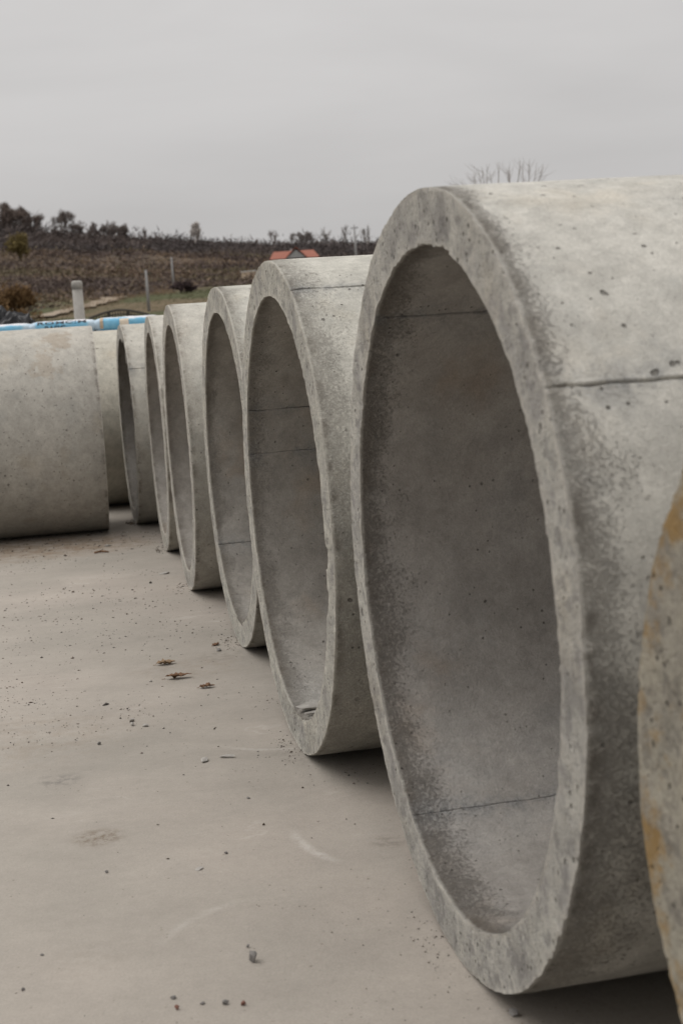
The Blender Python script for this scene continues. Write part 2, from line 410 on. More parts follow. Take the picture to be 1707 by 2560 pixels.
# ------------------------------------------------------------------ concrete pipes
def concrete_pipe(label, x, y, yaw, R=0.70, t=0.10, L=1.5, seed=1, nth=420, oseams=(), iseams=(), chips=(), ochips=(),
                  tint=(1, 1, 1), face_mat=None, wear=1.0, out_mat=None, fine_ax=0.0, band=0.85):
    """local Y runs along the axis from the end face, X to the near side, Z up; origin on the ground below the end face"""
    root = empty('concrete_pipe', (x, y, 0.0), yaw - math.pi / 2)
    tag(root, label, 'concrete pipe', 'concrete pipes standing in the yard')
    Rin = R - t
    th = np.linspace(0, 2 * np.pi, nth, endpoint=False)
    def cols(seams):
        a = list(th)
        for sdeg in seams:
            for off in (-0.016, -0.008, -0.004, -0.0022, -0.0011, 0.0, 0.0011, 0.0022, 0.004, 0.008, 0.016):
                a.append((math.radians(sdeg) + off) % (2 * math.pi))
        return a
    th = np.unique(np.round(np.array(sorted(cols(list(oseams) + list(iseams)))), 5))
    c, s = np.cos(th), np.sin(th); nt_ = len(th)
    def wrapd(a, deg): return np.abs((a - math.radians(deg) + np.pi) % (2 * np.pi) - np.pi)
    def wearf(k, end):
        # worn arris: rounded a little everywhere, broken out here and there
        sd = seed * 17 + k * 5 + end * 3
        a = fbm(c * 9 * R, s * 9 * R, k, sd, 4); b = fbm(c * 34 * R, s * 34 * R, k, sd + 9, 3); d_ = vnoise(c * 110 * R, s * 110 * R, k, sd + 13)
        w_ = 0.0022 + 0.003 * np.clip(a - 0.50, 0, 1) * 2 + 0.012 * np.clip(b - 0.62, 0, 1) * 2 * sstep(.42, .6, a) + 0.0045 * (d_ - 0.40) * (0.35 + 1.3 * sstep(.4, .6, a))
        return np.maximum(w_ * wear, 0.0006)
    def chipf(lst):
        rad = np.zeros(nt_); axl = np.zeros(nt_)
        for deg, half, dr, da in lst:
            d_ = wrapd(th, deg) / math.radians(half)
            prof = sstep(1.0, 0.75, d_ + 0.35 * (fbm(c * 30, s * 30, 3, seed + 40, 3) - 0.5))
            rough = 0.6 + 0.8 * fbm(c * 60, s * 60, 7, seed + 50, 3)
            rad += dr * prof * rough; axl += da * prof * rough
        return rad, axl
    ax = np.array([0, .0012, .003, .006, .011, .018, .028, .042, .06, .085, .12, .17, .24, .33, .45, .6, .78])
    ax = np.concatenate([ax[ax < L - 0.13], [L - .12, L - .06, L - .03, L - .012, L - .005, L - .0015, L]])
    if fine_ax: ax = np.unique(np.round(np.concatenate([ax, np.arange(0.03, fine_ax, 0.011)]), 4))
    oe, ie = {}, {}
    for end in (0, 1):
        ro, ao = chipf(ochips if end == 0 else ()); ri, ai = chipf(chips if end == 0 else ())
        oe[end] = (wearf(0, end) + ro, ao + 0.002 * (fbm(c * 14, s * 14, end, seed + 71, 3) - 0.5) * 2)
        ie[end] = (wearf(1, end) + ri, ai + 0.002 * (fbm(c * 14, s * 14, end, seed + 83, 3) - 0.5) * 2)
    def wall(name, rad, edge, sign, seams, mat):
        V = np.zeros((len(ax), nt_, 3)); SE = np.zeros((len(ax), nt_))
        for j, yv in enumerate(ax):
            wav = 0.0035 * (fbm(c * 2.2 + 5, s * 2.2, yv * 2.0, seed + 1, 3) - 0.5) + 0.0022 * (fbm(c * 12, s * 12, yv * 9, seed + 2, 3) - 0.5)
            e0 = math.exp(-yv / 0.006); e1 = math.exp(-(L - yv) / 0.006)
            f0 = math.exp(-yv / 0.02); f1 = math.exp(-(L - yv) / 0.02)
            calm = 1 - max(e0, e1); shift = np.zeros(nt_)
            r = rad + wav * calm - sign * (edge[0][0] * (0.6 * e0 + 0.4 * f0) + edge[1][0] * (0.6 * e1 + 0.4 * f1))
            for qn, sdeg in enumerate(seams):
                d_ = ((th - math.radians(sdeg) + np.pi) % (2 * np.pi) - np.pi)
                amp = 0.55 + 0.9 * vnoise(yv * 22, qn * 3.1, 0, seed + 31)
                jit = (0.012 * (fbm(yv * 16, qn, 5, seed + 33, 4) - 0.5) if fine_ax else 0.0)
                shift = shift + jit * np.exp(-(d_ / 0.03) ** 2)
                amp = amp * (0.35 + 1.3 * vnoise(yv * 70, qn, 9, seed + 35)) if fine_ax else amp
                deep = np.exp(-(d_ / (0.0019 if fine_ax else 0.0026)) ** 2)
                lip = np.exp(-((d_ - 0.006) / 0.005) ** 2)
                r = r + sign * calm * amp * (-0.0048 * deep + 0.0016 * lip + 0.0012 * sstep(0.0, 0.02, d_) * np.exp(-np.abs(d_) / 0.05))
                SE[j] = np.maximum(SE[j], np.exp(-np.abs(d_) * rad / 0.035))
                SE[j] = np.maximum(SE[j], 1.0 * deep * amp)
            yp = yv + edge[0][1] * f0 - edge[1][1] * f1
            cs_, sn_ = np.cos(th + shift), np.sin(th + shift)
            V[j, :, 0] = r * cs_; V[j, :, 1] = yp; V[j, :, 2] = R + r * sn_
        F = grid_faces(nt_, len(ax), True)
        F = [f[::-1] for f in F] if sign > 0 else F
        ob = mesh(name, V.reshape(-1, 3), F, mat, root, True)
        at_ = ob.data.attributes.new('seam', 'FLOAT', 'POINT'); at_.data.foreach_set('value', np.clip(SE, 0, 1.3).ravel().astype(np.float32))
        ob.color = tuple(tint) + (band,)
        return V
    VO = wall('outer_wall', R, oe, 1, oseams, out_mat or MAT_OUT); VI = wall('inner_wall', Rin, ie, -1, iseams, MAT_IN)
    for end in (0, 1):
        j = 0 if end == 0 else len(ax) - 1
        A, B = VI[j], VO[j]; K = 16; V = np.zeros((K, nt_, 3)); ED = np.zeros((K, nt_))
        for i in range(K):
            u = i / (K - 1); u = 0.5 - 0.5 * math.cos(math.pi * u)
            P = A * (1 - u) + B * u
            win = min(1.0, u / 0.04, (1 - u) / 0.04)
            rr = np.hypot(P[:, 0], P[:, 2] - R)
            nz_ = (fbm(rr * c * 7, rr * s * 7, 2, seed + 21 + end, 4) - 0.5) * 0.006 + (fbm(rr * c * 40, rr * s * 40, 4, seed + 23 + end, 3) - 0.5) * 0.003
            P = P.copy(); P[:, 1] += nz_ * win * (1 if end == 0 else -1)
            V[i] = P; ED[i] = math.exp(-min(u, 1 - u) / 0.07)
        F = grid_faces(nt_, K, True)
        F = F if end == 1 else [f[::-1] for f in F]
        ob = mesh('end_face', V.reshape(-1, 3), F, face_mat or MAT_FACE, root, True); at_ = ob.data.attributes.new('edge', 'FLOAT', 'POINT'); at_.data.foreach_set('value', ED.ravel().astype(np.float32)); ob.color = tuple(tint) + (band,)
    return root

PIPES = {}
PIPES[0] = concrete_pipe('pipe end with rust yellow stains, cut off by the right edge of the photo', 0.522, 1.14, 0.30, R=0.60, t=0.115, L=1.0, seed=3,
                         face_mat=MAT_RUST, tint=(0.80, 0.77, 0.70))  # tint darkened to paint in the shade on this pipe
PIPES[1] = concrete_pipe('biggest looking pipe of the row, in front, with a crack-like seam on its pale side', 0.1634, 2.5115, 0.2042, L=1.5, seed=1, nth=760,
                         oseams=(31.3,), iseams=(125.3, 239.6), tint=(1, 1, 1), fine_ax=0.62, band=1.0,
                         chips=((75, 2.5, 0.003, 0.002),))
PIPES[2] = concrete_pipe('second whole pipe from the front, a loose flake lying in its chipped bottom', -0.1668, 4.0024, 0.2064, R=0.695, seed=2, nth=560,
                         oseams=(59.0,), iseams=(154.0, 168.2), tint=(1.02, 1.02, 1.0), fine_ax=0.4, band=0.8,
                         chips=((271, 8, 0.013, 0.012), (354, 3, 0.006, 0.003), (343, 4, 0.003, 0.002)))
PIPES[3] = concrete_pipe('third whole pipe from the front, its mottled inside holding a small pale flake', -0.4332, 5.5269, 0.2051, seed=5, nth=480,
                         iseams=(216.7,), tint=(1.0, 1.0, 0.98), chips=((272, 8, 0.02, 0.012),))
PIPES[4] = concrete_pipe('fourth whole pipe from the front, rough and pitted along its near side', -0.78, 6.985, 0.19, seed=6, tint=(0.98, 0.97, 0.95), band=0.55)
PIPES[5] = concrete_pipe('fifth whole pipe from the front, a narrow dark slit of opening showing', -1.072, 8.50, 0.189, seed=8, tint=(0.97, 0.96, 0.94), band=0.35)
PIPES[6] = concrete_pipe('farthest pipe with a visible opening, its inner edge broken away near the top', -1.4635, 10.03, 0.2146, seed=9, tint=(0.95, 0.94, 0.92), band=0.3,
                         oseams=(33.9,), chips=((62, 10, 0.022, 0.004), (35, 12, 0.010, 0.004), (8, 12, 0.008, 0.004)))
PIPES[7] = concrete_pipe('shaded pipe at the back, seen only through the dark gap beside the blue bags', -2.10, 11.45, 0.2, seed=12, tint=(0.97, 0.95, 0.9), band=0.2)
PIPES[8] = concrete_pipe('smooth pipe on the left lying side-on across the yard, brown stain near its top', -1.6188, 9.7974, 0.1945 + math.pi, R=0.70, seed=14, L=1.25,
                         tint=(0.86, 0.845, 0.83), wear=0.6, out_mat=MAT_OUT_L, band=0.2)

# ------------------------------------------------------------------ loose things on the slab and in the pipes
MAT_CHIP = plain('broken_concrete', (0.34, 0.322, 0.295), 0.92, 40, 0.35, 0.004)
MAT_FLAKE = plain('loose_flake', (0.31, 0.295, 0.27), 0.92, 45, 0.45, 0.006)
MAT_STONE = plain('grey_stone', (0.17, 0.16, 0.15), 0.9, 60, 0.4, 0.003)
MAT_REDST = plain('red_stone', (0.17, 0.085, 0.065), 0.9, 60, 0.4, 0.003)
MAT_LEAF = plain('dead_leaf', (0.15, 0.082, 0.045), 0.8, 70, 0.7, 0.002)
def rock(name, label, px, py, size, flat, mat, seed, cat='stone', group=None, z=0.0, p=None):
    import bmesh
    bm = bmesh.new(); bmesh.ops.create_icosphere(bm, subdivisions=2, radius=0.5)
    P = np.array([v.co for v in bm.verts]); nn = fbm(P[:, 0] * 2.2 + seed, P[:, 1] * 2.2, P[:, 2] * 2.2, seed, 3)
    n2_ = vnoise(P[:, 0] * 5, P[:, 1] * 5, P[:, 2] * 5 + seed, seed)
    P = P * (0.55 + 0.75 * nn + 0.15 * n2_)[:, None]
    # broken facets
    r = np.random.default_rng(seed)
    for _ in range(6):
        d = r.normal(size=3); d /= np.linalg.norm(d); e = P @ d; P = P - np.outer(np.clip(e - 0.27, 0, 1), d)
    P = P * np.array([size[0], size[1], flat]); P[:, 2] -= P[:, 2].min()
    for v, q_ in zip(bm.verts, P): v.co = q_
    me = bpy.data.meshes.new(name); bm.to_mesh(me); bm.free()
    o_ = link(name, me, mat, None, False)
    q_ = slab(px, py) if p is None else np.array(p)
    o_.location = (q_[0], q_[1], q_[2] + z - 0.0006); o_.rotation_euler = (0, 0, seed * 1.3)
    return tag(o_, label, cat, group)
rock('stone', 'largest grey pebble on the slab, lower middle of the photo', 632, 2404, (0.021, 0.026), 0.022, MAT_STONE, 3)
rock('stone', 'small grey pebble nearest the bottom, leftmost of a row of four', 433, 2498, (0.011, 0.012), 0.010, MAT_STONE, 4)
rock('stone', 'small reddish pebble just below a grey one near the bottom edge', 442, 2525, (0.010, 0.011), 0.010, MAT_REDST, 5)
rock('stone', 'flat pale grey pebble, second in the row near the bottom edge', 505, 2511, (0.011, 0.010), 0.006, MAT_STONE, 6)
rock('stone', 'dark grey pebble, third in the row near the bottom edge', 564, 2512, (0.014, 0.012), 0.010, MAT_STONE, 7)
rock('stone', 'reddish pebble at the right end of the row near the bottom edge', 609, 2514, (0.012, 0.010), 0.009, MAT_REDST, 8)
rock('stone', 'dark pebble below the rim of the front pipe, lowest right', 1285, 2538, (0.022, 0.018), 0.014, MAT_STONE, 9)
rock('stone', 'single dark pebble on open slab left of the curved white scuff', 566, 2135, (0.010, 0.009), 0.007, MAT_STONE, 10)
rock('stone', 'dark pebble left of the small white fragments', 247, 1862, (0.016, 0.013), 0.012, MAT_STONE, 11)
rock('stone', 'tiny dark pebble above the large grey one', 620, 2370, (0.009, 0.008), 0.007, MAT_STONE, 12)
rock('stone', 'dark pebble at the lower left, low in the photo', 57, 2478, (0.010, 0.009), 0.008, MAT_STONE, 13)
rock('stone', 'grey pebble at the lower left above another dark one', 105, 2390, (0.009, 0.008), 0.006, MAT_STONE, 14)
rock('stone', 'dark pebble on the slab right of the brown soil smear', 266, 2183, (0.010, 0.010), 0.008, MAT_STONE, 15)
rock('stone', 'dark crumb lying on the slab beside the foot of the third pipe', 546, 1628, (0.030, 0.022), 0.016, MAT_STONE, 16)
rock('concrete_fragment', 'pale concrete fragment, upper left of the cluster of three', 329, 1804, (0.026, 0.018), 0.014, MAT_CHIP, 20, 'fragment')
rock('concrete_fragment', 'pale concrete fragment, lower left of the cluster of three', 331, 1814, (0.024, 0.016), 0.013, MAT_CHIP, 21, 'fragment')
rock('concrete_fragment', 'pale concrete fragment, rightmost of the cluster of three', 364, 1817, (0.022, 0.014), 0.012, MAT_CHIP, 22, 'fragment')
rock('concrete_flake', 'thin pale flake on the slab left of the second pipe\'s foot', 512, 1904, (0.050, 0.024), 0.010, MAT_CHIP, 23, 'flake')
rock('concrete_flake', 'long grey flake on the slab close to the second pipe\'s foot', 568, 1895, (0.054, 0.016), 0.012, MAT_CHIP, 24, 'flake')
rock('concrete_flake', 'small flat flake on bare slab, centre of the lower half', 500, 2173, (0.032, 0.014), 0.005, MAT_CHIP, 25, 'flake')
rock('concrete_flake', 'grey flake near the foot of the front pipe\'s shadow', 620, 1996, (0.016, 0.010), 0.006, MAT_STONE, 26, 'flake')
rock('concrete_flake', 'flat grey flake on the far slab in front of the fourth pipe', 415, 1435, (0.075, 0.03), 0.012, MAT_CHIP, 27, 'flake')
def pipe_local(k_, phi, ax_, rad):
    r_ = PIPES[k_]; a_ = math.radians(phi)
    Mx = Matrix.Translation(r_.location) @ Matrix.Rotation(r_.rotation_euler.z, 4, 'Z')
    return Mx @ Vector((rad * math.cos(a_), ax_, 0.70 + rad * math.sin(a_)))
def flake(label, k_, phi, ax_, size, seed):
    p = pipe_local(k_, phi, ax_, 0.600)
    o_ = rock('concrete_flake', label, 0, 0, size[:2], size[2], MAT_FLAKE, seed, 'flake', p=(p.x, p.y, p.z + 0.002))
    o_.rotation_euler = (0, 0, 0.2 + 0.1 * seed)
flake('long broken flake lying in the bottom of the second pipe', 2, 268, 0.075, (0.15, 0.05, 0.020), 31)
flake('dark sliver lying just before the long flake in the second pipe', 2, 273, 0.050, (0.085, 0.022, 0.012), 33)
flake('small pale flake lying in the bottom of the third pipe', 3, 268, 0.065, (0.10, 0.045, 0.02), 32)

def dead_leaf(label, px, py, ln, wd, rz, curl, seed, mat=MAT_LEAF):
    r = np.random.default_rng(seed); nu, nv = 13, 7; V = []
    for i in range(nu):
        u = i / (nu - 1); half = wd * (math.sin(math.pi * u ** 0.85) ** 0.8) * (0.55 + 0.6 * r.random())
        for j in range(nv):
            v = (j / (nv - 1)) * 2 - 1
            V.append(((u - 0.5) * ln, v * half * (1 - 0.35 * curl * abs(v)), (abs(v) ** 1.6 * curl * wd * 0.55 + 0.12 * curl * wd * math.sin(u * 5 + seed)) * half / wd + r.normal() * 0.0035 * half / wd))
    V = np.array(V); V[:, 2] -= V[:, 2].min(); F = grid_faces(nv, nu, False)
    root = mesh('dead_leaf', V, F, mat, None, True)
    sm = root.modifiers.new('thick', 'SOLIDIFY'); sm.thickness = 0.0012
    stalk = mesh('stalk', *tube((-ln / 2, 0, 0.003), (-ln / 2 - ln * 0.14, 0.004, 0.002), 0.0012, 0.0008, 5), mat, root)
    q_ = slab(px, py); root.location = (q_[0], q_[1], 0.001); root.rotation_euler = (0, 0, rz)
    return tag(root, label, 'leaf')
dead_leaf('light brown shrivelled leaf, upper left of three on the slab', 415, 1662, 0.075, 0.026, 0.3, 0.5, 2, plain('pale_dead_leaf', (0.22, 0.15, 0.09), 0.8, 90, 0.6, 0.002))
dead_leaf('large dark brown leaf lying alone on the slab', 447, 1697, 0.095, 0.026, 0.15, 0.4, 3)
dead_leaf('small dark brown leaf, lowest right of the three on the slab', 518, 1720, 0.055, 0.018, 0.2, 0.5, 4)
dead_leaf('tiny reddish brown leaf beside the foot of the third pipe', 540, 1614, 0.04, 0.018, 1.0, 0.6, 5)
t0 = slab(236, 1385); t1 = slab(272, 1382)
tw = mesh('twig', *merge([tube((t0[0], t0[1], .008), ((t0[0] + t1[0]) / 2, (t0[1] + t1[1]) / 2 + .01, .012), .006, .007, 6), tube(((t0[0] + t1[0]) / 2, (t0[1] + t1[1]) / 2 + .01, .012), (t1[0], t1[1], .006), .007, .004, 6)]), MAT_LEAF, None, True)
tag(tw, 'short brown stick lying on the slab in front of the left pipe', 'stick')

# grit: crumbs too small and too many to count
V, T, C = [], [], []
octa = np.array([(1, 0, 0), (0, 1, 0), (-1, 0, 0), (0, -1, 0), (0, 0, 1), (0, 0, -.3)], float)
of = np.array([(0, 1, 4), (1, 2, 4), (2, 3, 4), (3, 0, 4), (1, 0, 5), (2, 1, 5), (3, 2, 5), (0, 3, 5)])
NC = 60000
cpx, cpy = RNG.uniform(-30, 1500, NC), 1330 + 1240 * RNG.random(NC) ** 1.5
dd = FWD + RGT * ((cpx - PW / 2) / FPX)[:, None] - UPV * ((cpy - PH / 2) / FPX)[:, None]
cand = CAM - dd * (CAM[2] / dd[:, 2])[:, None]
dn = fbm(cand[:, 0] * 1.1, cand[:, 1] * 1.1, 0, 77, 3) - np.where(cand[:, 1] < 3.6, 0.34, 0) + np.where(cand[:, 0] < -0.3 - 0.12 * cand[:, 1], 0.06, 0)
cand = cand[RNG.random(NC) < np.clip((dn - 0.36) * 4.0, 0.02, 1)][:6200]
for cnt, p in enumerate(cand):
    if cnt % 8 == 0:      # crumbs gathered at the feet of the pipes
        kk = 1 + int(RNG.integers(0, 6)); rr_ = PIPES[kk]; yw = rr_.rotation_euler.z; lx, ly = RNG.normal() * 0.09 - 0.03, abs(RNG.normal()) * 0.06 - 0.06
        p = np.array([rr_.location.x + lx * math.cos(yw) - ly * math.sin(yw), rr_.location.y + lx * math.sin(yw) + ly * math.cos(yw), 0.0])
    s_ = 0.00105 * math.exp(RNG.normal() * 0.5) * (0.10 + 0.30 * p[1])
    Q = octa * s_ * RNG.uniform(0.6, 1.4, (6, 1)) * np.array([RNG.uniform(.8, 1.8), RNG.uniform(.7, 1.2), RNG.uniform(.5, .9)])
    a_ = RNG.uniform(0, 6.28); ca, sa = math.cos(a_), math.sin(a_)
    Q = np.stack([Q[:, 0] * ca - Q[:, 1] * sa + p[0], Q[:, 0] * sa + Q[:, 1] * ca + p[1], Q[:, 2] + s_ * .2], -1)
    T.append(of + len(V) * 6); V.append(Q)
    base = [(0.10, 0.075, 0.055), (0.07, 0.062, 0.055), (0.16, 0.13, 0.11), (0.36, 0.34, 0.31)][RNG.choice(4, p=[.38, .34, .18, .10])]
    C.append(np.tile(np.array(base) * RNG.uniform(.7, 1.3), (6, 1)))
o = tri_mesh('grit', np.concatenate(V), np.concatenate(T), MAT_TINT, None, np.concatenate(C))
kind(o, 'stuff'); o['label'] = 'dark grit and crumbs scattered over the slab'; o['category'] = 'grit'

# ------------------------------------------------------------------ pallet with cement bags behind the pipes
MAT_WOOD = plain('pallet_wood', (0.22, 0.16, 0.10), 0.85, 20, 0.35, 0.003)
def bag_mat():
    k = M('cement_bag_paper')
    sx = k.n('ShaderNodeSeparateXYZ'); k.l(k.obj, sx.inputs[0])
    nw = k.noise(k.obj, 7, 4, 0.6); nf = k.noise(k.obj, 30, 4, 0.6)
    up = k.step(k.math('ADD', sx.outputs['Z'], k.math('MULTIPLY', k.math('SUBTRACT', nw, 0.5), 0.10)), 0.042, 0.062)
    blue = k.mix(k.step(nw, 0.4, 0.7), (0.12, 0.36, 0.54), (0.24, 0.47, 0.60))
    endm = k.step(k.math('ABSOLUTE', sx.outputs['X']), 0.21, 0.25)
    colr = k.mix(k.math('MAXIMUM', up, k.math('MULTIPLY', endm, 0.55)), blue, (0.60, 0.60, 0.62))
    colr = k.scale(colr, k.math('MULTIPLY_ADD', nf, 0.3, 0.85))
    return k.done(colr, 0.45, 0.4, k.bump(nw, 0.6, 0.02))
MAT_BAG = bag_mat(); MAT_INK = plain('black_print', (0.03, 0.035, 0.045), 0.6, 30, 0.3)
MAT_TAN = plain('tan_print', (0.42, 0.33, 0.24), 0.7, 20, 0.2); MAT_CREAM = plain('cream_print', (0.62, 0.54, 0.44), 0.7, 20, 0.2)
BL, BW, BH = 0.60, 0.42, 0.13
def bag_point(u, ph, seed, infl=0.0):
    """u along the length -1..1, ph round the section (0 = near side, pi/2 = top)"""
    e = 0.55
    taper = (1 - abs(u) ** 9) ** 0.5 if abs(u) < 1 else 0.0
    cx_, sx_ = math.cos(ph), math.sin(ph)
    yy_ = -math.copysign(abs(cx_) ** e, cx_) * BW / 2 * (0.93 + 0.07 * taper)
    zz_ = math.copysign(abs(sx_) ** e, sx_) * BH / 2 * (0.25 + 0.75 * taper)
    wv_ = (float(fbm(u * 3 + seed, ph * 1.3, 0, seed, 3)) - 0.5) * 0.016
    r_ = 1 + (wv_ + infl) / 0.12
    return np.array([u * BL / 2, yy_ * (1 + wv_ + infl * 5), zz_ * r_])
def cement_bag(label, loc, rz, seed, words=None, marks=False):
    nu, nv = 25, 28; V = []
    for i in range(nu):
        u = -1 + 2 * i / (nu - 1)
        for j in range(nv): V.append(bag_point(u * 0.999, 2 * math.pi * j / nv, seed))
    F = [f[::-1] for f in grid_faces(nv, nu, True)] + [tuple(range(nv)), tuple(range((nu - 1) * nv, nu * nv))[::-1]]
    root = mesh('cement_bag', V, F, MAT_BAG, None, True)
    root.location = loc; root.rotation_euler = (0, 0, rz)
    tag(root, label, 'cement bag', 'cement bags on the top of the pallet')
    def wrap(name, me_verts, faces, mat, ph0, hgt):
        W_ = []
        for (x_, y_, _) in me_verts:
            p_ = bag_point(x_ / (BL / 2), ph0 + y_ * hgt, seed, 0.004); W_.append(p_)
        return mesh(name, W_, faces, mat, root)
    for (txt, size, x0, ph0) in words or ():
        cu = bpy.data.curves.new('lettering', 'FONT'); cu.body = txt; cu.size = size; cu.align_x = 'CENTER'; cu.offset = size * 0.02; cu.resolution_u = 3
        to = bpy.data.objects.new('lettering', cu); COL.objects.link(to)
        dg = bpy.context.evaluated_depsgraph_get(); me_ = bpy.data.meshes.new_from_object(to.evaluated_get(dg))
        vs_ = [(v.co.x + x0, v.co.y, 0) for v in me_.vertices]; fs_ = [tuple(p_.vertices) for p_ in me_.polygons]
        bpy.data.objects.remove(to); bpy.data.curves.remove(cu); bpy.data.meshes.remove(me_)
        lo = wrap('lettering', vs_, fs_, MAT_INK, ph0, 6.5); lo['label'] = 'black printed word on the blue bag'
    if marks:
        def quad(x0, x1, y0, y1, nx=4, ny=6):
            vs_ = [(x0 + (x1 - x0) * i / nx, y0 + (y1 - y0) * j / ny, 0) for j in range(ny + 1) for i in range(nx + 1)]
            return vs_, grid_faces(nx + 1, ny + 1, False)
        wrap('printed_band', *quad(-0.235, -0.205, -0.07, 0.12), MAT_TAN, 0.35, 9.5)
        wrap('printed_box', *quad(-0.06, 0.02, -0.055, 0.02), MAT_CREAM, 0.30, 9.5)
    return root
PAL_Y = 13.1
pt_ = at(170, 800, PAL_Y); BTOP = 1.545
pallet_x = pt_[0]
prz = 0.06
pr = empty('wooden_pallet', (pallet_x, PAL_Y, 0), prz); tag(pr, 'wooden pallet on the slab under the stack of cement bags', 'pallet')
for i in range(5):
    mesh('top_board', *box(-0.85, 0.85, -0.42 + i * 0.19, -0.42 + i * 0.19 + 0.10, 0.122, 0.144, .002), MAT_WOOD, pr)
for xx in (-0.78, 0.0, 0.78):
    mesh('block', *box(xx - .05, xx + .05, -0.40, 0.42, 0.022, 0.122, .002), MAT_WOOD, pr)
for i in range(3):
    mesh('bottom_board', *box(-0.85, 0.85, -0.42 + i * 0.38, -0.42 + i * 0.38 + 0.10, 0.0, 0.022, .002), MAT_WOOD, pr)
def ploc(lx, ly, z_):
    return (pallet_x + lx * math.cos(prz) - ly * math.sin(prz), PAL_Y + lx * math.sin(prz) + ly * math.cos(prz), z_)
BC = [-0.57, 0.0, 0.57]
names3 = ['leftmost', 'middle', 'rightmost']
lay = int((BTOP - 0.144) / (BH - 0.004)); zb = 0.144
for L_ in range(lay):
    for i_, bx_ in enumerate(BC):
        top = L_ == lay - 1
        if L_ < lay - 2: continue
        z_ = BTOP - (lay - 1 - L_) * (BH - 0.008) - BH / 2
        lab = ('white and blue cement bag, %s of the three on top of the pallet' % names3[i_]) if top else ('blue cement bag %s, %s the top row of bags' % (['at the left end', 'in the middle', 'at the right end'][i_], 'just under'))
        if top and i_ == 1: lab = 'bright blue cement bag with black lettering, middle of the top row'
        if top and i_ == 2: lab = 'blue and white bag with a tan stripe and cream box printed on it'
        b_ = cement_bag(lab, ploc(bx_ + random.uniform(-.01, .01), -0.2, z_), prz + random.uniform(-.02, .02), 40 + L_ * 3 + i_,
                        words=[('ROMCIM', 0.112, 0.0, 0.30), ('BASIC', 0.07, -0.06, -0.22)] if (top and i_ == 1) else None, marks=(top and i_ == 2))
# the lower courses, joined as the wrapped body of the stack
Vb, Fb = [], []
for L_ in range(lay - 2):
    for bx_ in BC:
        V_, F_ = box(bx_ - 0.275, bx_ + 0.275, -0.39, 0.39, 0.144 + L_ * 0.1165 + .002, 0.144 + (L_ + 1) * 0.1165 - .002, .03)
        k_ = len(Vb); Vb += V_; Fb += [[i + k_ for i in f] for f in F_]
top_lower = 0.144 + (lay - 3) * 0.1165
st_ = mesh('bag_stack', Vb, Fb, MAT_BAG, None); st_.location = (pallet_x, PAL_Y, 0); st_.rotation_euler = (0, 0, prz)
tag(st_, 'lower rows of blue cement bags stacked tight on the pallet', 'bag stack')

# ------------------------------------------------------------------ post, black plastic heap, wire fence
MAT_POST = plain('weathered_post', (0.30, 0.285, 0.26), 0.75, 14, 0.3, 0.004)
pb = at(199, 790, 15.0); ptp = at(196, 701, 15.0)
post = empty('concrete_post', (pb[0], 15.0, 0)); tag(post, 'pale round post with a rounded cap standing behind the blue bags', 'post')
hp = ptp[2]
mesh('shaft', *lathe([(0.062, 0), (0.060, hp * .5), (0.054, hp - 0.085)], 20), MAT_POST, post, True)
mesh('cap', *lathe([(0.058, hp - 0.085), (0.058, hp - 0.022), (0.052, hp - 0.008), (0.038, hp)], 20), MAT_POST, post, True)

MAT_PLASTIC = plain('black_plastic_sheet', (0.016, 0.016, 0.018), 0.5, 3, 0.3, 0.02, 0.35)
hpx = at(18, 790, 14.6)
nu, nv = 72, 40; V = []
for i in range(nv):
    ph = (i / (nv - 1)) * math.pi / 2
    for j in range(nu):
        a_ = 2 * math.pi * j / nu
        r_ = math.cos(ph); zz = math.sin(ph)
        f_ = float(fbm(math.cos(a_) * 2.2, math.sin(a_) * 2.2, ph * 2.0, 91, 4)); f2 = abs(float(fbm(math.cos(a_) * 6, math.sin(a_) * 6, ph * 5, 95, 3)) - .5)
        sc_ = 0.86 + 0.3 * f_ - 0.45 * f2
        V.append((0.78 * r_ ** .6 * math.cos(a_) * sc_, 0.7 * r_ ** .6 * math.sin(a_) * sc_, 1.8 * zz ** 0.45 * (0.90 + 0.22 * f_ - 0.30 * f2)))
V = np.array(V)
topz = at(30, 762, 14.6)[2]; V[:, 2] *= topz / V[:, 2].max()
hp_ = mesh('plastic_heap', V, grid_faces(nu, nv, True), MAT_PLASTIC, None, False); hp_.location = (hpx[0] - 0.15, 14.6, 0)
tag(hp_, 'crumpled black plastic sheeting heaped behind the left pipe', 'plastic heap')

MAT_WIRE = plain('dark_fence_metal', (0.045, 0.04, 0.032), 0.7, 10, 0.3)
fy = 26.0
fa, fm_, fb_ = at(222, 796, fy), at(300, 774, fy), at(372, 786, fy)
fe = empty('wire_fence', (fa[0], fy, 0)); tag(fe, 'dark metal fence with an arched top rail beyond the blue bags', 'fence')
def ftop(u):
    X_ = fa[0] + (fb_[0] - fa[0]) * u; um = (fm_[0] - fa[0]) / (fb_[0] - fa[0])
    zz = fa[2] + (fm_[2] - fa[2]) * math.sin(min(u / um, 1) * math.pi / 2) if u < um else fm_[2] + (fb_[2] - fm_[2]) * ((u - um) / (1 - um)) ** 1.5
    return X_ - fa[0], zz
parts = []
for i in range(16):
    a_, b_ = ftop(i / 16), ftop((i + 1) / 16); parts.append(tube((a_[0], 0, a_[1]), (b_[0], 0, b_[1]), .022, .022, 6))
mesh('top_rail', *merge(parts), MAT_WIRE, fe)
for i in range(4):
    x_, z_ = ftop(i / 3); mesh('fence_post', *tube((x_, 0, 0), (x_, 0, z_ - .02), .028, .028, 8), MAT_WIRE, fe)
parts = []
